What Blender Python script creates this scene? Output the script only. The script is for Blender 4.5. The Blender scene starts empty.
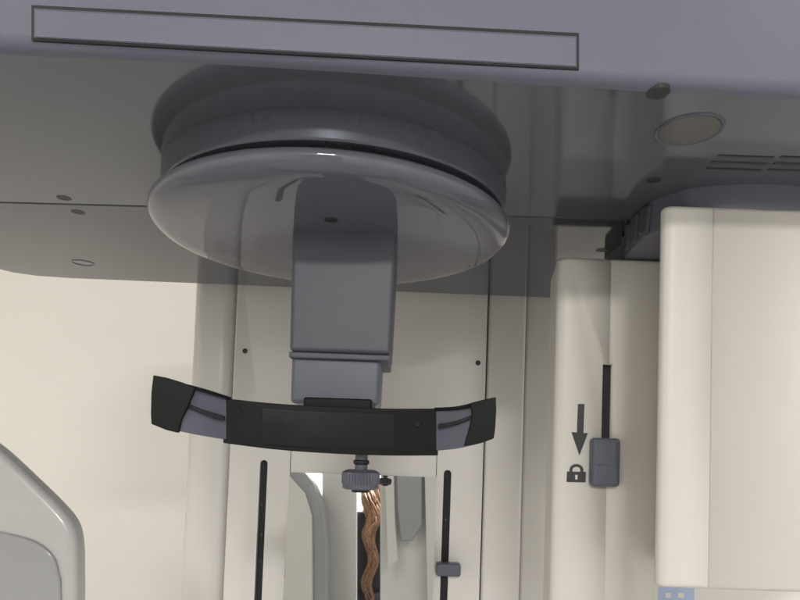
import bpy, bmesh, math, random
from mathutils import Vector, Matrix
random.seed(4)
S=bpy.context.scene; COL=S.collection
S.view_settings.view_transform='Standard'; S.view_settings.look='None'; S.view_settings.exposure=0
R=math.radians
# ---------------- camera ----------------
F=620.0; CY=413.0; EYE=Vector((0,0,1.5))
RM=(Matrix.Rotation(R(90+2.5),3,'X') @ Matrix.Rotation(R(2.0),3,'Z'))
cd=bpy.data.cameras.new('camera'); cam=bpy.data.objects.new('camera',cd); COL.objects.link(cam)
cam.matrix_world=Matrix.Translation(EYE) @ RM.to_4x4()
cd.sensor_width=36; cd.lens=F/800*36; cd.shift_y=(CY-300)/800; cd.clip_start=0.02; cd.clip_end=100
S.camera=cam
def ray(px,py): return RM @ Vector(((px-400)/F,(CY-py)/F,-1))
def P(px,py,Y):
    d=ray(px,py); return EYE+d*(Y/d.y)
def PZ(px,py,z):
    d=ray(px,py); return EYE+d*((z-EYE.z)/d.z)
# ---------------- materials ----------------
def mat(name,col,rough=.4,var=.05,scale=6,bump=0,bscale=300,metal=0,coat=0,spec=.5,rvar=.06,ior=1.5,tint=None):
    m=bpy.data.materials.new(name); m.use_nodes=True; nt=m.node_tree; N=nt.nodes; L=nt.links
    b=N['Principled BSDF']; tc=N.new('ShaderNodeTexCoord')
    n=N.new('ShaderNodeTexNoise'); n.inputs['Scale'].default_value=scale; n.inputs['Detail'].default_value=5
    L.new(tc.outputs['Object'],n.inputs['Vector'])
    r=N.new('ShaderNodeValToRGB')
    r.color_ramp.elements[0].position=.3; r.color_ramp.elements[1].position=.7
    r.color_ramp.elements[0].color=[c*(1-var) for c in col]+[1]
    r.color_ramp.elements[1].color=[min(1,c*(1+var)) for c in col]+[1]
    L.new(n.outputs['Fac'],r.inputs['Fac']); L.new(r.outputs['Color'],b.inputs['Base Color'])
    mr=N.new('ShaderNodeMapRange'); mr.inputs['To Min'].default_value=max(0,rough-rvar); mr.inputs['To Max'].default_value=rough+rvar
    n2=N.new('ShaderNodeTexNoise'); n2.inputs['Scale'].default_value=scale*4; n2.inputs['Detail'].default_value=6
    L.new(tc.outputs['Object'],n2.inputs['Vector'])
    L.new(n2.outputs['Fac'],mr.inputs['Value']); L.new(mr.outputs['Result'],b.inputs['Roughness'])
    b.inputs['Metallic'].default_value=metal; b.inputs['Coat Weight'].default_value=coat; b.inputs['Coat Roughness'].default_value=.06
    b.inputs['Specular IOR Level'].default_value=spec; b.inputs['IOR'].default_value=ior
    if tint: b.inputs['Specular Tint'].default_value=tint+(1,)
    if bump:
        n3=N.new('ShaderNodeTexNoise'); n3.inputs['Scale'].default_value=bscale; n3.inputs['Detail'].default_value=3
        L.new(tc.outputs['Object'],n3.inputs['Vector'])
        bp=N.new('ShaderNodeBump'); bp.inputs['Strength'].default_value=bump; bp.inputs['Distance'].default_value=.001
        L.new(n3.outputs['Fac'],bp.inputs['Height']); L.new(bp.outputs['Normal'],b.inputs['Normal'])
    return m
M={}
M['lav']=mat('lavender_plastic',(.142,.147,.196),.45,.03,5,.03,1500)
M['collar']=mat('lavender_collar_plastic',(.13,.135,.170),.3,.03,5)
M['gloss']=mat('glossy_slate_grey',(.103,.108,.126),.07,.04,4,0,rvar=.015,ior=1.62,tint=(.80,.87,1.0))
M['rear']=mat('glossy_dark_slate_grey',(.062,.066,.082),.08,.04,4,0,rvar=.015,ior=1.5,tint=(.78,.86,1.0))
M['disc']=mat('glossy_disc_plastic',(.118,.121,.145),.03,.02,5,0,rvar=.008,ior=1.6,tint=(.82,.87,1.0))
M['post']=mat('grey_slate_post',(.074,.077,.098),.48,.01,3,rvar=.01)
M['cream']=mat('cream_plastic',(.72,.695,.645),.45,.02,4,.03,1500)
M['panel']=mat('pale_panel',(.72,.70,.665),.2,.02,3,0,coat=.15,rvar=.02)
M['arm']=mat('glossy_white_cover',(.46,.46,.455),.3,.03,6,0,coat=.2,rvar=.03)
M['arm2']=mat('glossy_grey_cover',(.29,.295,.30),.10,.04,6,0,coat=.4,rvar=.03)
M['black']=mat('black_rubber',(.006,.007,.007),.5,.1,20,0,spec=.18)
M['blackg']=mat('black_gloss',(.005,.006,.006),.25,.1,20,0,spec=.3)
M['dark']=mat('dark_gap',(.015,.015,.018),.7,.1,20,0)
M['mark']=mat('dark_grey_print',(.035,.035,.04),.5,.05,20,0)
M['knob']=mat('slate_lavender_knob',(.104,.110,.150),.42,.02,10,rvar=.02)
M['knobd']=mat('dark_lavender_knob',(.085,.090,.122),.4,.04,20)
M['wall']=mat('cream_painted_wall',(.82,.792,.73),.6,.015,2,.15,160)
M['wall2']=mat('white_painted_wall',(.80,.795,.78),.6,.015,2,.15,160)
M['floor']=mat('pale_floor',(.46,.46,.47),.3,.08,3,0)
M['glass']=mat('port_glass',(.105,.105,.102),.25,.05,10,0,spec=.25)
M['screw']=mat('dark_screw',(.05,.05,.055),.35,.1,50,0,metal=.6)
M['hole']=mat('dark_screw_recess',(.028,.028,.032),.5,.1,50,0)
M['mirror']=mat('mirror_glass',(.80,.82,.81),.015,.01,5,0,metal=1,rvar=.005)
M['screen']=mat('blue_screen',(.42,.50,.70),.2,.04,20,0)
M['skin']=mat('skin',(.50,.30,.22),.5,.06,12,.1,200)
M['cloth']=mat('black_cloth',(.012,.012,.014),.85,.2,60,.4,400)
M['jeans']=mat('dark_trousers',(.015,.016,.022),.85,.2,60,.4,400)
M['hair']=mat('brown_hair',(.20,.105,.055),.4,.5,60,.3,500)
M['lampb']=mat('lamp_frame',(.7,.7,.7),.4)
em=bpy.data.materials.new('lamp_diffuser'); em.use_nodes=True
em.node_tree.nodes['Principled BSDF'].inputs['Emission Color'].default_value=(1,.96,.9,1)
em.node_tree.nodes['Principled BSDF'].inputs['Emission Strength'].default_value=2
# ---------------- helpers ----------------
def thing(name,label,cat,loc,group=None):
    o=bpy.data.objects.new(name,None); COL.objects.link(o); o.location=loc; o.empty_display_size=.05
    o['label']=label; o['category']=cat
    if group:o['group']=group
    return o
def link(name,me,m,parent=None,smooth=True):
    if smooth:
        for p in me.polygons: p.use_smooth=True
    o=bpy.data.objects.new(name,me); COL.objects.link(o)
    me.materials.append(m)
    if parent:
        o.parent=parent
        if parent.type=='EMPTY': o.matrix_parent_inverse=Matrix.Translation(-Vector(parent.location))
    return o
def frombm(name,bm,m,parent=None,bevel=0,seg=4,smooth=True,angle=35):
    bmesh.ops.recalc_face_normals(bm,faces=bm.faces)
    me=bpy.data.meshes.new(name); bm.to_mesh(me); bm.free()
    o=link(name,me,m,parent,smooth)
    if bevel:
        b=o.modifiers.new('bevel','BEVEL'); b.width=bevel; b.segments=seg; b.limit_method='ANGLE'; b.angle_limit=R(30); b.harden_normals=False
    if smooth:
        w=o.modifiers.new('wn','WEIGHTED_NORMAL'); w.keep_sharp=True
        if not bevel:
            me.set_sharp_from_angle(angle=R(angle))
    return o
def boxbm(x0,x1,y0,y1,z0,z1,bm=None):
    bm=bm or bmesh.new()
    vs=[bm.verts.new(p) for p in [(x0,y0,z0),(x1,y0,z0),(x1,y1,z0),(x0,y1,z0),(x0,y0,z1),(x1,y0,z1),(x1,y1,z1),(x0,y1,z1)]]
    for f in [(0,3,2,1),(4,5,6,7),(0,1,5,4),(1,2,6,5),(2,3,7,6),(3,0,4,7)]: bm.faces.new([vs[i] for i in f])
    return bm
def box(name,x0,x1,y0,y1,z0,z1,m,parent=None,bevel=0,seg=4):
    return frombm(name,boxbm(x0,x1,y0,y1,z0,z1),m,parent,bevel,seg)
def pext(px0,py0,px1,py1,Y):
    a=P(px0,(py0+py1)/2,Y); b=P(px1,(py0+py1)/2,Y); c=P((px0+px1)/2,py0,Y); d=P((px0+px1)/2,py1,Y)
    return a.x,b.x,d.z,c.z
def pbox(name,px0,py0,px1,py1,Y,depth,m,parent=None,bevel=0,seg=4):
    x0,x1,z0,z1=pext(px0,py0,px1,py1,Y)
    return box(name,x0,x1,Y,Y+depth,z0,z1,m,parent,bevel,seg)
def prism(name,front,off,m,parent=None,bevel=0,seg=3):
    bm=bmesh.new(); off=Vector(off)
    a=[bm.verts.new(p) for p in front]; b=[bm.verts.new(Vector(p)+off) for p in front]; n=len(a)
    bm.faces.new(a); bm.faces.new(b[::-1])
    for i in range(n): bm.faces.new([a[i],b[i],b[(i+1)%n],a[(i+1)%n]])
    return frombm(name,bm,m,parent,bevel,seg)
def lathe(name,prof,c,m,parent=None,n=128,angle=50):
    bm=bmesh.new(); rings=[]
    for r,z in prof:
        if r<1e-6: rings.append([bm.verts.new((c[0],c[1],z))])
        else: rings.append([bm.verts.new((c[0]+r*math.cos(2*math.pi*i/n),c[1]+r*math.sin(2*math.pi*i/n),z)) for i in range(n)])
    for k in range(len(rings)-1):
        A,B=rings[k],rings[k+1]
        for i in range(n):
            j=(i+1)%n
            if len(A)==1 and len(B)==1: continue
            if len(A)==1: bm.faces.new([A[0],B[j],B[i]])
            elif len(B)==1: bm.faces.new([A[i],A[j],B[0]])
            else: bm.faces.new([A[i],A[j],B[j],B[i]])
    return frombm(name,bm,m,parent,0,angle=angle)
def cat(pts,n=6):
    out=[]; p=[pts[0]]+list(pts)+[pts[-1]]
    for i in range(1,len(p)-2):
        for k in range(n):
            t=k/n; a,b,c,d=[Vector(q) for q in p[i-1:i+3]]
            out.append(.5*((2*b)+(-a+c)*t+(2*a-5*b+4*c-d)*t*t+(-a+3*b-3*c+d)*t**3))
    out.append(Vector(pts[-1])); return out
def ribbon(name,top,bot,th,m,parent=None,bevel=.002,n=6,seg=3):
    T=cat(top,n); B=cat(bot,n); bm=bmesh.new(); rows=[]
    for t,b in zip(T,B):
        a=P(*t); c=P(*b); o=Vector((0,th,0)); rows.append([bm.verts.new(a),bm.verts.new(c),bm.verts.new(c+o),bm.verts.new(a+o)])
    for i in range(len(rows)-1):
        for k in range(4): bm.faces.new([rows[i][k],rows[i][(k+1)%4],rows[i+1][(k+1)%4],rows[i+1][k]])
    bm.faces.new(rows[0]); bm.faces.new(rows[-1][::-1])
    return frombm(name,bm,m,parent,bevel,seg)
def tube(bm,pts,rad,n=8):
    pts=[Vector(p) for p in pts]; rings=[]
    for i,p in enumerate(pts):
        d=(pts[min(i+1,len(pts)-1)]-pts[max(i-1,0)]).normalized()
        u=d.cross(Vector((0,1,0.13))).normalized(); v=d.cross(u)
        r=rad(i/(len(pts)-1)) if callable(rad) else rad
        rings.append([bm.verts.new(p+u*r*math.cos(2*math.pi*k/n)+v*r*math.sin(2*math.pi*k/n)) for k in range(n)])
    for A,B in zip(rings,rings[1:]):
        for k in range(n): bm.faces.new([A[k],A[(k+1)%n],B[(k+1)%n],B[k]])
    bm.faces.new(rings[0][::-1]); bm.faces.new(rings[-1])
def carve(o,cutters):
    for c in cutters:
        md=o.modifiers.new('cut','BOOLEAN'); md.operation='DIFFERENCE'; md.object=c; md.solver='EXACT'
    bpy.context.view_layer.update()
    dg=bpy.context.evaluated_depsgraph_get()
    me=bpy.data.meshes.new_from_object(o.evaluated_get(dg)); o.modifiers.clear(); o.data=me
    me.set_sharp_from_angle(angle=R(35))
    for c in cutters: bpy.data.objects.remove(c)
def plan(name,pts,z0,z1,m,parent,bevel,seg=6):     # plan outline (x,y) raised from z0 to z1
    return prism(name,[Vector((x,y,z0)) for x,y in pts],(0,0,z1-z0),m,parent,bevel,seg)
H=1.736
# ---------------- setting ----------------
YB=-3.6
def struct(o): o['kind']='structure'; return o
struct(box('floor',-2.2,2.2,YB,1.95,-.05,0,M['floor']))
struct(box('ceiling',-2.2,2.2,YB,1.95,2.7,2.75,M['wall2']))
struct(box('wall_back',-2.3,2.3,1.95,2.03,0,2.7,M['wall']))
struct(box('wall_left',-2.28,-2.2,YB,1.95,0,2.7,M['wall']))
struct(box('wall_right',2.2,2.28,YB,1.95,0,2.7,M['wall2']))
struct(box('wall_front',-2.28,2.28,YB-.08,YB,0,2.7,M['wall2']))
where=[(-1.3,.2,'ceiling light panel over the left of the machine',16),(1.3,.2,'ceiling light panel over the right of the machine',14),(0,-2.8,'ceiling light panel farthest from the machine at the end of the room',114)]
for i,(x,y,lb,en) in enumerate(where):
    t=thing('ceiling_light',lb,'light',(x,y,2.68),'square ceiling lights')
    box('frame',x-.32,x+.32,y-.32,y+.32,2.675,2.699,M['lampb'],t,.004)
    box('diffuser',x-.29,x+.29,y-.29,y+.29,2.668,2.674,em,t)
    ld=bpy.data.lights.new('ceiling_lamp','AREA'); ld.shape='SQUARE'; ld.size=.56; ld.energy=en; ld.color=(1,.975,.945)
    lo=bpy.data.objects.new('ceiling_lamp',ld); COL.objects.link(lo); lo.location=(x,y,2.66)
w=bpy.data.worlds.new('World'); S.world=w; w.use_nodes=True
w.node_tree.nodes['Background'].inputs[0].default_value=(.9,.93,1,1); w.node_tree.nodes['Background'].inputs[1].default_value=.3
# ---------------- overhead housing ----------------
T=thing('overhead_housing','lavender grey overhead housing of the dental scanner with long inset strip on its front','machine housing',(0,.7,H))
fe=[(-420,20),(-200,33),(0,45),(100,49.5),(230,56),(440,69.5),(590,79.5),(700,86),(800,92),(950,100),(1150,110)]
FE=[PZ(px,py,H) for px,py in [(p.x,p.y) for p in cat([(a,b,0) for a,b in fe],6)]]
def fy(x):
    for a,b in zip(FE,FE[1:]):
        if a.x<=x<=b.x: return a.y+(b.y-a.y)*(x-a.x)/(b.x-a.x)
    return FE[0].y if x<FE[0].x else FE[-1].y
def fas(px,py,off=0):
    Y=.39
    for _ in range(12): Y=fy(P(px,py,Y).x)-off
    return P(px,py,Y)
sa=PZ(0,202,H); sb=PZ(620,219,H); sl=(sb.y-sa.y)/(sb.x-sa.x)
def sy(x): return sa.y+(x-sa.x)*sl
ba=PZ(8,276,H); bb=PZ(550,298,H); bl=(bb.y-ba.y)/(bb.x-ba.x)
def by(x): return ba.y+(x-ba.x)*bl
XL=ba.x; XR=FE[-1].x
FEc=[p for p in FE if p.x>XL]; FEc=[Vector((XL,fy(XL),H))]+FEc
bm=bmesh.new()
prof=[(0.010,0),(.005,.0008),(.0015,.0035),(0,.008),(0,.16),(.02,.18)]
rows=[]
for p in FEc: rows.append([bm.verts.new((p.x,p.y+dy,H+dz)) for dy,dz in prof])
for A,B in zip(rows,rows[1:]):
    for k in range(len(prof)-1): bm.faces.new([A[k],B[k],B[k+1],A[k+1]])
frombm('front_fascia',bm,M['lav'],T,0,angle=60)
def slab(name,front,back,z0,z1,bev=.0,m=None):
    pts=[Vector((p[0],p[1],z0)) for p in front]+[Vector((p[0],p[1],z0)) for p in back]
    return prism(name,pts,(0,0,z1-z0),m or M['gloss'],T,bev)
slab('underside_cover',[(p.x,p.y+.0098) for p in FEc],[(XR,sy(XR)-.0012),(XL,sy(XL)-.0012)],H,H+.175)
rb=[(XR,by(XR)),(XL+.10,by(XL+.10)),(XL+.05,by(XL+.05)-.006),(XL+.02,by(XL)-.022),(XL,by(XL)-.06)]
slab('rear_cover',[(XL,sy(XL)+.0012),(XR,sy(XR)+.0012)],rb,H,H+.175,.003,M['rear'])
box('seam_backing',XL+.01,XR-.01,sy(0)-.05,sy(0)+.05,H+.004,H+.02,M['dark'],T)
def fr(x0,yt0,yb0,x1,yt1,yb1,off,th,m,name,parent):
    n=30; bm=bmesh.new(); rows=[]
    for i in range(n+1):
        t=i/n; px=x0+(x1-x0)*t; a=fas(px,yt0+(yt1-yt0)*t,off); b=fas(px,yb0+(yb1-yb0)*t,off); o=Vector((0,th,0))
        rows.append([bm.verts.new(v) for v in (a,b,b+o,a+o)])
    for A,B in zip(rows,rows[1:]):
        for k in range(4): bm.faces.new([A[k],A[(k+1)%4],B[(k+1)%4],B[k]])
    bm.faces.new(rows[0]); bm.faces.new(rows[-1][::-1])
    return frombm(name,bm,m,parent,0)
fr(31.5,5,40,579,33,69.5,.0005,.002,M['dark'],'groove',T)
fr(33.8,8.3,37.7,576.7,36.3,67.3,.0009,.002,M['knobd'],'strip_edge',T)
fr(35,10,36.5,575.5,38,66,.0013,.002,M['lav'],'inset_strip',T)
def dot(name,px,py,r,m,z=H,drop=.0012,parent=T,n=32):
    c=PZ(px,py,z)
    return lathe(name,[(0,z-drop*.4),(r*.55,z-drop*.4),(r*.6,z-drop),(r*.92,z-drop),(r,z+.002)],c,m,parent,n)
for px,py,r in [(658,93,.0082),(654,180,.0070),(64,198,.0075),(78,212,.0075),(602,250,.008)]:
    dot('screw_cap',px,py,r,M['hole'],drop=.0003)
c=PZ(689,130,H)
lathe('port_ring',[(.0215,H-.0004),(.0222,H-.0010),(.0235,H-.0010),(.0245,H+.001)],c,M['knobd'],T,64)
lathe('port_glass',[(0,H-.0006),(.0212,H-.0006),(.0218,H+.001)],c,M['glass'],T,64)
c=PZ(83,263,H); lathe('cap_ring',[(.013,H+.0005),(.0135,H-.0008),(.015,H-.0008),(.0155,H+.0005)],c,M['gloss'],T,48)
for k in range(3):
    for j in range(2):
        x0_=[718,712,706][k]+j*62
        a=PZ(x0_,155.5+k*6.2+j*1.2,H); b=PZ(x0_+56,156.6+k*6.2+j*1.2,H)
        box('vent_slot',a.x,b.x,a.y-.0014,a.y+.0014,H-.0006,H+.002,M['mark'],T)
# ---------------- head support ----------------
C=P(334,225,.60); cx,cy=C.x,C.y; E=1.5
T=thing('head_support','round glossy disc with grey post and black curved headband hanging from the housing','head support',(cx,cy,E+.2))
M['ring']=mat('satin_slate_ring',(.092,.097,.118),.28,.03,5,ior=1.5,tint=(.8,.87,1.0))
lathe('mounting_ring',[(.10,E+.2135),(.1600,E+.2135),(.1618,E+.2140),(.1628,E+.2155),(.1632,H+.001)],(cx+.003,cy),M['ring'],T,160,30)
lathe('neck_ring',[(.154,E+.200),(.154,E+.2145)],(cx,cy),M['dark'],T)
lathe('disc',[(0,E+.1862),(.06,E+.1862),(.11,E+.1864),(.140,E+.1870),(.154,E+.1882),(.162,E+.1908),(.1675,E+.1945),(.1700,E+.1985),(.1702,E+.2025),(.168,E+.2055),(.163,E+.207),(.12,E+.207)],(cx,cy),M['disc'],T,160,angle=60)
YP=.552
def pz(y,Y=YP): return P(340,y,Y).z
def tpost(name,px0,px1,z0,z1,Yf,dep,m,taper,bev):
    x0=P(px0,320,Yf).x; x1=P(px1,320,Yf).x; bm=boxbm(x0,x1,Yf,Yf+dep,z0,z1)
    mx=(x0+x1)/2
    for v in bm.verts:
        if v.co.z<(z0+z1)/2: v.co.x=mx+(v.co.x-mx)*taper
    return frombm(name,bm,m,T,bev,5)
tpost('post',288,394.5,pz(353),E+.204,YP,.10,M['post'],.955,.0045)
tpost('post_lip',290,391.5,pz(359.5),pz(353),YP+.0006,.098,M['post'],.99,.0016)
tpost('sleeve',293,382.5,pz(404.5),pz(356),YP+.006,.078,M['knob'],.985,.004)
pbox('mount_block',303,398,372,412,.512,.06,M['black'],T,.002)
hb=ribbon('headband',[(223,398,.485),(275,403.5,.495),(330,406.5,.498),(385,408.5,.495),(438,408.5,.485)],
       [(223,443,.485),(275,449.5,.495),(330,453.5,.498),(385,455.5,.495),(438,455.5,.485)],.010,M['black'],T,.0008)
ribbon('forehead_pad',[(262,408.5,.4925),(300,410.8,.4962),(333,412,.4975),(370,413,.4962),(404,413.5,.4925)],
       [(262,444,.4925),(300,447.3,.4962),(333,448.8,.4975),(370,449.6,.4962),(404,449.6,.4925)],.006,M['blackg'],T,.0004)
ribbon('side_bracket',[(176,384,.455),(200,390,.467),(228,397,.487)],[(178,431,.455),(200,435.5,.467),(228,440,.487)],.010,M['knob'],T,.001)
ribbon('side_bracket',[(434,410,.487),(458,409,.470),(482,403.5,.456)],[(434,451,.487),(458,448.5,.470),(482,443,.456)],.010,M['knob'],T,.001)
ribbon('bracket_slit',[(183,402,.454),(204,410,.4655),(224,416,.479)],[(183,405,.454),(204,414,.4655),(224,421,.479)],.004,M['dark'],T,.0006)
ribbon('bracket_slit',[(438,424,.480),(455,421,.468),(472,415,.459)],[(438,429,.480),(455,425,.468),(472,418,.459)],.004,M['dark'],T,.0006)
ribbon('bracket_lip',[(176,381.5,.451),(200,387.5,.463),(228,396.5,.483)],[(176,385.5,.451),(200,391,.463),(228,399.5,.483)],.012,M['black'],T,.0008)
ribbon('bracket_lip',[(434,407.5,.483),(458,406,.466),(484,399.5,.451)],[(434,410.5,.483),(458,409.5,.466),(484,404,.451)],.012,M['black'],T,.0008)
padL=[(153,375),(166,377.5),(181,382),(195,388),(192,396),(187,408),(181,420),(178,433),(166,430),(151,424),(150.5,414),(151,392)]
prism('temple_pad',[P(x,y,.449+(x-150)*.0001) for x,y in padL],(0,.004,0),M['black'],T,.0008)
padR=[(496,397),(484,399.5),(470,403),(472,413),(470,426),(464,446),(480,443.5),(494,438.5),(495.5,428),(496.5,410)]
prism('temple_pad',[P(x,y,.449+(496-x)*.0001) for x,y in padR[::-1]],(0,.004,0),M['black'],T,.0008)
def wscrew(px,py,Y,r,parent,m=M['screw'],name='screw'):
    c=P(px,py,Y); bm=bmesh.new(); n=20
    rings=[]
    for rr,dy in ((r,.001),(r,-.0004),(r*.8,-.0008),(r*.45,-.0008),(r*.4,-.0003)):
        rings.append([bm.verts.new((c.x+rr*math.cos(2*math.pi*k/n),c.y+dy,c.z+rr*math.sin(2*math.pi*k/n))) for k in range(n)])
    for A,B in zip(rings,rings[1:]):
        for k in range(n): bm.faces.new([A[k],A[(k+1)%n],B[(k+1)%n],B[k]])
    bm.faces.new(rings[-1]); return frombm(name,bm,m,parent)
wscrew(238,411,.4884,.0025,T,M['blackg']); wscrew(418,424,.4886,.0025,T,M['blackg'])
sc=PZ(331,220,E+.186); lathe('disc_screw',[(0,E+.1856),(.0045,E+.1854),(.0058,E+.1858),(.0060,E+.187)],sc,M['hole'],T,32)
c=P(361,470,.512)
T2=thing('positioning_rod','short lavender rod with ribbed collar below the middle of the black headband','rod',(c.x,c.y,c.z))
zt=P(361,450,.512).z; z1=P(361,471,.512).z; z2=P(361,489,.512).z
lathe('stem',[(0,zt),(.0052,zt),(.0052,z1),(0,z1)],c,M['knobd'],T2,32)
lathe('stem_bead',[(.005,z1+.0095),(.0066,z1+.0085),(.0066,z1+.006),(.005,z1+.005)],c,M['dark'],T2,32)
bm=bmesh.new(); n=72; rr=[]
for r,z,rib in [(.0115,z1+.001,0),(.0148,z1-.001,1),(.0152,z1-.002,1),(.0152,z2+.0045,1),(.0150,z2+.004,0),(.0150,z2+.001,0),(.0135,z2,0)]:
    rr.append([bm.verts.new((c.x+(r+(.0005*math.cos(k*math.pi) if rib else 0))*math.cos(2*math.pi*k/n),c.y+(r+(.0005*math.cos(k*math.pi) if rib else 0))*math.sin(2*math.pi*k/n),z)) for k in range(n)])
for A,B in zip(rr,rr[1:]):
    for k in range(n): bm.faces.new([A[k],A[(k+1)%n],B[(k+1)%n],B[k]])
bm.faces.new(rr[0]); bm.faces.new(rr[-1]); frombm('collar',bm,M['knobd'],T2,angle=30)
lathe('tip',[(.0075,z2+.001),(.007,z2-.0025),(0,z2-.003)],c,M['dark'],T2,24)
# ---------------- tower ----------------
YT=1.02
T=thing('machine_column','tall pale column standing behind the headband with two dark slots and upright mirror','column',(P(360,400,YT).x,YT+.15,0))
def xat(px): return P(px,440,YT).x
ztop=1.80; zb=.02
def seg(name,pa,pb,Y,m,bev=.004,dep=.26): return box(name,xat(pa),xat(pb),Y,YT+dep,zb,ztop,m,T,bev)
seg('side_cover',184,228.3,YT+.006,M['panel'],.022,.34)
seg('front_panel',230,484,YT,M['panel'],.003)
seg('side_cover',485.5,524,YT+.004,M['panel'],.006,.3)
seg('side_cover',525,556,YT+.016,M['panel'],.006,.3)
fp=[o for o in T.children if o.name.startswith('front_panel')][0]
cut=[]
xs1=P(260.5,540,YT).x; xs2=P(445.5,540,YT).x
zt1=P(263,460,YT).z; zt2=P(448,470,YT).z
for xc,zt_ in ((xs1,zt1),(xs2,zt2)):
    cut.append(box('cutter',xc-.0062,xc+.0062,YT-.05,YT+.03,.8,zt_,M['dark'],None,.006))
carve(fp,cut)
for xc,zt_ in ((xs1,zt1),(xs2,zt2)):
    box('slot_track',xc-.0068,xc+.0068,YT+.008,YT+.028,.801,zt_-.001,M['dark'],T)
for px,py in [(261,505),(260.5,535),(259.5,562)]: wscrew(px,py,YT+.007,.0033,T,M['screw'],'track_pin')
wscrew(446,520,YT+.007,.003,T,M['screw'],'track_pin')
wscrew(245,351,YT,.0042,T); wscrew(478,363,YT,.0042,T)
pbox('slider_knob',436.5,564,461,577,YT-.02,.022,M['knob'],T,.004)
TI=R(3.9)
xm0=P(287,545,YT).x; xm1=P(434,545,YT).x; zm1=P(362,474,YT).z; zm0=P(368,650,YT).z; tl=math.tan(TI)*(zm1-zm0)
for px in (287,434):
    xx=P(px,545,YT).x; box('panel_seam',xx-.0006,xx+.0006,YT-.0005,YT+.001,zm1,P(px,440,YT).z,M['knobd'],T)
A_=[Vector((xm0-.001,YT-.001,zm1)),Vector((xm0-.001,YT-.001-tl,zm0)),Vector((xm0-.001,YT+.001,zm0)),Vector((xm0-.001,YT+.001,zm1))]
prism('mirror_mount',A_,(xm1-xm0+.002,0,0),M['panel'],T,.0003)
B_=[Vector((xm0,YT-.0025,zm1-.001)),Vector((xm0,YT-.0025-tl,zm0)),Vector((xm0,YT-.0005-tl,zm0)),Vector((xm0,YT-.0005,zm1-.001))]
prism('mirror',B_,(xm1-xm0,0,0),M['mirror'],T)
nM=Vector((0,-math.cos(TI),math.sin(TI))); oM=B_[0]
def mir(px,py,V):
    p=P(px,py,V); return p-2*(p-oM).dot(nM)*nM
# ---------------- detector unit (middle right) ----------------
YU=.66
a=P(606,430,YU)
T=thing('sensor_unit','slim cream unit with printed arrow and padlock and lavender slider in a slot','scanner unit',(a.x,YU+.04,1.2))
zt=P(606,258,YU).z
q=lambda px,Y:(P(px,420,Y).x,Y)
b=plan('body',[q(553.5,YU+.006),q(562,YU),q(661,YU),q(660,YU+.09),q(547,YU+.09)],1.22,zt,M['cream'],T,.012)
sx0,sx1,sz0,sz1=pext(602,364,613,442,YU)
xs=P(607.5,440,YU).x
carve(b,[box('cutter',sx0,sx1,YU-.05,YU+.012,sz0,sz1,M['dark']),box('cutter',xs-.0003,xs+.0003,YU-.05,YU+.0012,1.1,zt+.1,M['dark'])])
box('slot_lining',sx0+.0001,sx1-.0001,YU+.009,YU+.0118,sz0+.0001,sz1-.0001,M['dark'],T)
pbox('slider_knob',592.5,438,621,487,YU-.012,.014,M['knob'],T,.0045,5)
pbox('slider_grip',596.5,442,617,466,YU-.0130,.004,M['knob'],T,.0015)
def flat(name,pts,Y,m,parent,th=.0004): return prism(name,[P(x,y,Y) for x,y in pts],(0,th*2,0),m,parent)
flat('arrow',[(578,404),(584.5,404),(583.5,433),(588,433),(579.5,455.5),(571.5,432),(577,432.5)],YU-.0005,M['mark'],T)
bm=bmesh.new()
def poly(bm,pts,Y,th=.0008):
    a=[bm.verts.new(P(x,y,Y)) for x,y in pts]; b=[bm.verts.new(v.co+Vector((0,th,0))) for v in a]; bm.faces.new(a); bm.faces.new(b[::-1])
    for i in range(len(a)): bm.faces.new([a[i],b[i],b[(i+1)%len(a)],a[(i+1)%len(a)]])
poly(bm,[(567,471.5),(586,472),(585.6,482.5),(566.6,482)],YU-.0005)
n=12
for i in range(n):
    a0=math.pi*(1-i/n); a1=math.pi*(1-(i+1)/n); o=(576.5,470)
    poly(bm,[(o[0]+7*math.cos(a0),o[1]-6*math.sin(a0)),(o[0]+7*math.cos(a1),o[1]-6*math.sin(a1)),(o[0]+4*math.cos(a1),o[1]-3.2*math.sin(a1)),(o[0]+4*math.cos(a0),o[1]-3.2*math.sin(a0))],YU-.0006)
poly(bm,[(569.5,469.9),(572.5,469.9),(572.5,472.8),(569.5,472.8)],YU-.0006)
poly(bm,[(580.5,469.9),(583.5,469.9),(583.5,472.8),(580.5,472.8)],YU-.0006)
frombm('padlock_print',bm,M['mark'],T)
flat('keyhole_print',[(575.2,474.8),(577.6,474.8),(577.4,479.5),(575.4,479.5)],YU-.0011,M['cream'],T)
# ---------------- x-ray head (right) ----------------
YX=.535
T=thing('xray_head','large cream rounded scanner head at the right on a lavender swivel collar','scanner head',(P(760,300,YX).x,YX+.08,1.3))
z1=P(715,206,YX).z; z0=P(715,590,YX).z
b=plan('housing',[q(657,YX+.006),q(668,YX),q(885,YX),q(880,YX+.16),q(662,YX+.16)],z0,z1,M['cream'],T,.0085)
xs=P(711,400,YX).x
carve(b,[box('cutter',xs-.0004,xs+.0004,YX-.05,YX+.0016,z0-.1,z1+.1,M['dark'])])
cp=cat([(624,242,0),(626,229,0),(636,214,0),(652,202,0),(674,193,0),(700,187,0),(750,184,0),(800,186,0),(860,191,0),(960,206,0)],6)
CP=[PZ(p.x,p.y,H) for p in cp]
outl=[(p.x,p.y) for p in CP]+[(CP[-1].x,.80),(CP[0].x+.02,.80),(CP[0].x,.77)]
bm=bmesh.new(); rings=[]; mx=sum(p[0] for p in outl)/len(outl); my=.70
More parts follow.
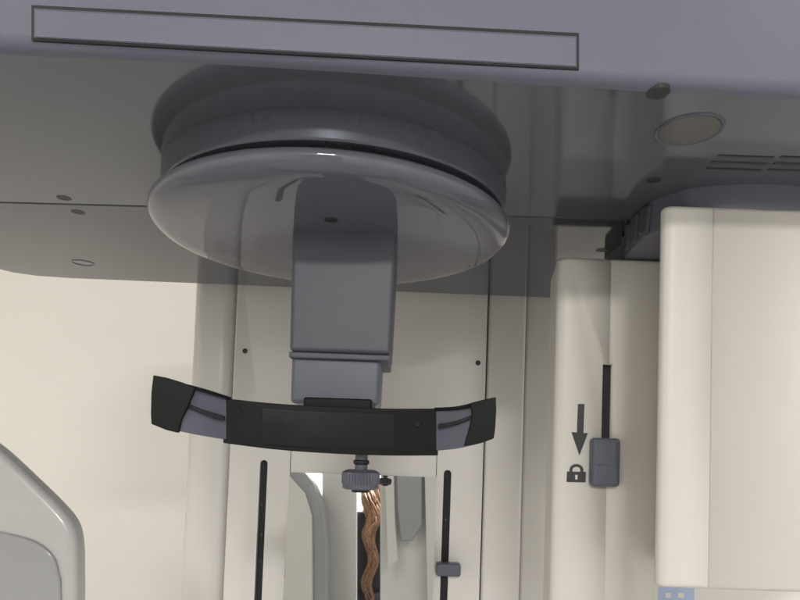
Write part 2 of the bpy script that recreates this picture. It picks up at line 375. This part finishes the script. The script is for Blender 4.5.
for sc_,z in [(.90,E+.2040),(.965,E+.2043),(.985,E+.206),(.997,E+.212),(1,E+.220),(1,H+.001)]:
    rings.append([bm.verts.new((mx+(x-mx)*(sc_ if sc_==1 else 1-(1-sc_)*.35),my+(y-my)*sc_,z)) for x,y in outl])
nn=len(outl)
for A,B in zip(rings,rings[1:]):
    for k in range(nn): bm.faces.new([A[k],A[(k+1)%nn],B[(k+1)%nn],B[k]])
bm.faces.new(rings[0])
frombm('swivel_collar',bm,M['collar'],T,0,angle=50)
for idx in (3,8,12,16):
    p=CP[idx]; d=(CP[idx+1]-CP[idx-1]).normalized(); ang=math.atan2(d.y,d.x)
    bm=boxbm(-.0085,.0085,-.003,.008,-.0135,.0135)
    bmesh.ops.rotate(bm,verts=bm.verts,matrix=Matrix.Rotation(R(10),3,'Y')); bmesh.ops.rotate(bm,verts=bm.verts,matrix=Matrix.Rotation(ang,3,'Z'))
    bmesh.ops.translate(bm,verts=bm.verts,vec=(p.x,p.y,E+.2215))
    frombm('collar_rib',bm,M['post'],T,.0022,3)
# ---------------- small display bottom right ----------------
YD=.86
a=P(700,620,YD)
T=thing('control_display','pale control panel with small blue screen low at the right under the scanner head','display',(a.x,YD,a.z-.05))
pbox('panel_case',612,581,840,680,YD,.03,M['panel'],T,.006)
pbox('screen',643,587,694,640,YD-.001,.004,M['screen'],T)
for px in (655,668,681):
    pbox('screen_icon',px-3,593,px+3,598,YD-.0016,.001,M['cream'],T)
# ---------------- left foreground head ----------------
YL=.52
a=P(20,620,YL)
T=thing('rounded_arm_cover','white rounded scanner arm cover in the lower left corner','arm cover',(a.x,YL+.05,1.2))
ol=cat([(-160,330,0),(-70,395,0),(-20,437,0),(0,453,0),(32,483,0),(57,508,0),(69,524,0),(74,543,0),(75,575,0),(75,620,0),(75,760,0)],5)
prism('shell',[P(p.x,p.y,YL) for p in ol]+[P(-160,760,YL)],(0,.022,0),M['arm'],T,.010,7)
ar=cat([(-60,528,0),(-20,530,0),(8,534,0),(35,542,0),(52,556,0),(58,575,0),(60,600,0),(60,760,0)],5)
prism('inner_cover',[P(p.x,p.y,YL-.003) for p in ar]+[P(-60,760,YL-.003)],(0,.006,0),M['arm2'],T,.0028,5)
# ---------------- shapes added behind the viewer to make up the mirror's reflections ----------------
M['refl']=mat('pale_grey_stand_in',(.36,.37,.385),.4,.03,4)
M['refl2']=mat('white_stand_in_plain',(.74,.73,.71),.4,.03,4)
def mshape(name,pts,V,m,parent,dep=.3,bev=.03):
    ps=[mir(x,y,V) for x,y in pts]
    return prism(name,ps,(0,-dep,0),m,parent,bev,4)
a=mir(308,600,3.6)
T=thing('rounded_stand_in','added pale rounded grey shape reflected at the left of the upright mirror','reflection stand-in',(a.x,a.y,0))  # made-up rounded form, added only for the pale curve it reflects
mshape('stand_in_body',[(270,440),(296,462),(312,482),(321,505),(325,540),(326,850),(270,850)],3.6,M['refl'],T,.3,.03)
mshape('stand_in_face',[(270,462),(290,476),(305,493),(312,515),(315,850),(270,850)],3.575,M['panel'],T,.03,.01)
a=mir(342,600,3.9)
T=thing('white_stand_in','plain white panel added to mask the reflection left of the person','screen',(a.x,a.y,0))  # added blank panel, narrows the person's reflection from the left
mshape('stand_in_panel',[(322,430),(357,430),(356.5,850),(322,850)],3.9,M['refl2'],T,.03,.005)
a=mir(412,600,3.2)
T=thing('tall_stand_in','tall white stepped shape added to mask the reflection right of the person','reflection stand-in',(a.x,a.y,0))  # invented block, narrows the reflection from the right and adds pale shapes
mshape('stand_in_body',[(380.5,430),(450,430),(450,850),(380,850)],3.5,M['refl2'],T,.3,.005)
mshape('stand_in_side',[(396,440),(422,440),(422,525),(412,541),(401,541),(397,505)],3.45,M['refl'],T,.03,.01)
mshape('stand_in_trim',[(384,440),(393,440),(395,520),(398,560),(388,570)],3.44,M['panel'],T,.03,.005)
mshape('stand_in_ledge',[(424,440),(450,440),(450,700),(430,700)],3.44,M['panel'],T,.03,.005)
# ---------------- person reflected in the mirror ----------------
a=mir(368.5,560,4.7); X0,Y0=a.x,a.y
T=thing('person','person in black with long wavy brown hair, seen only in the upright mirror','person',(X0,Y0,0))
def skin(name,J,Ed,m,sub=2):
    me=bpy.data.meshes.new(name); me.from_pydata([(X0+j[0],Y0+j[1],j[2]) for j in J],Ed,[])
    o=link(name,me,m,T,False); bpy.context.view_layer.objects.active=o
    o.modifiers.new('skin','SKIN').use_smooth_shade=True
    if not me.skin_vertices:
        with bpy.context.temp_override(object=o,active_object=o): bpy.ops.mesh.customdata_skin_add()
    for i,j in enumerate(J):
        sv=me.skin_vertices[0].data[i]; sv.radius=(j[3],j[4] if len(j)>4 else j[3]); sv.use_root=(i==0)
    s=o.modifiers.new('sub','SUBSURF'); s.levels=sub; s.render_levels=sub
    return o
J=[];Ed=[]
def ad(*v): J.append(v); return len(J)-1
def e(i,j): Ed.append((i,j))
p=ad(0,0,.95,.14,.10); s=ad(0,.0,1.12,.12,.085); ch=ad(0,0,1.28,.14,.095); nb=ad(0,-.01,1.41,.06,.05); nk=ad(0,0,1.47,.05,.05)
h1=ad(0,.015,1.54,.068,.078); h2=ad(0,.01,1.62,.075,.09); h3=ad(0,.0,1.69,.05,.06)
for q_ in ((p,s),(s,ch),(ch,nb),(nb,nk),(nk,h1),(h1,h2),(h2,h3)): e(*q_)
for sgn in (-1,1):
    sh=ad(.17*sgn,-.01,1.38,.045); el=ad(.22*sgn,0,1.10,.036); wr=ad(.22*sgn,.12,.88,.024); pa=ad(.22*sgn,.16,.81,.032,.016)
    e(nb,sh);e(sh,el);e(el,wr);e(wr,pa)
    for f,(dx,l) in enumerate(((-.024,.07),(-.008,.08),(.008,.078),(.023,.06))):
        f1=ad(.22*sgn+dx,.175,.775,.0085); f2=ad(.22*sgn+dx,.18,.775-l*.55,.008); f3=ad(.22*sgn+dx,.165,.775-l,.007); e(pa,f1);e(f1,f2);e(f2,f3)
    t1=ad(.19*sgn,.17,.82,.010); t2=ad(.172*sgn,.185,.79,.009); e(pa,t1);e(t1,t2)
    hp=ad(.09*sgn,0,.86,.085); kn=ad(.10*sgn,.01,.48,.055); an=ad(.10*sgn,-.01,.09,.038); to=ad(.11*sgn,.13,.03,.035,.025)
    e(p,hp);e(hp,kn);e(kn,an);e(an,to)
skin('body',J,Ed,M['skin'])
tp=[(0,0,.80,.185,.15),(0,0,1.12,.155,.115),(0,0,1.28,.165,.118),(0,-.01,1.42,.085,.075),(.17,-.01,1.38,.062),(.22,0,1.10,.05),(.22,.11,.90,.036),(-.17,-.01,1.38,.062),(-.22,0,1.10,.05),(-.22,.11,.90,.036)]
skin('black_top',tp,[(0,1),(1,2),(2,3),(3,4),(4,5),(5,6),(3,7),(7,8),(8,9)],M['cloth'])
tr=[(0,0,.90,.155,.118),(.09,0,.82,.115),(.10,.01,.48,.072),(.10,-.01,.10,.058),(-.09,0,.82,.115),(-.10,.01,.48,.072),(-.10,-.01,.10,.058)]
skin('trousers',tr,[(0,1),(1,2),(2,3),(0,4),(4,5),(5,6)],M['jeans'])
bm=bmesh.new()
bmesh.ops.create_uvsphere(bm,u_segments=24,v_segments=16,radius=1,matrix=Matrix.Translation((X0,Y0-.022,1.635))@Matrix.Diagonal((.088,.10,.115,1)))
for k in range(90):
    a0=-R(random.uniform(-30,210)); sx=.088*math.cos(a0); syy=-.015+.09*math.sin(a0)
    ph=random.uniform(0,6.3); L_=random.uniform(.62,.95); pts=[]
    for i in range(34):
        t=i/33; z=1.69-L_*t; o=min(1,t*5)
        pts.append((X0+sx*(.6+.4*o)*(1-.66*min(1,t*1.9))+.022*min(1,t*2.5)*math.sin((1.69-z)*19)+.008*math.sin(ph+t*23),Y0+syy*(.6+.4*o)-.13*min(1,t*2.2)+.012*math.cos(ph+t*19),z))
    tube(bm,pts,lambda t:.0055*(1-.6*t),5)
frombm('hair',bm,M['hair'],T,angle=80)
T.rotation_euler.z=R(172)
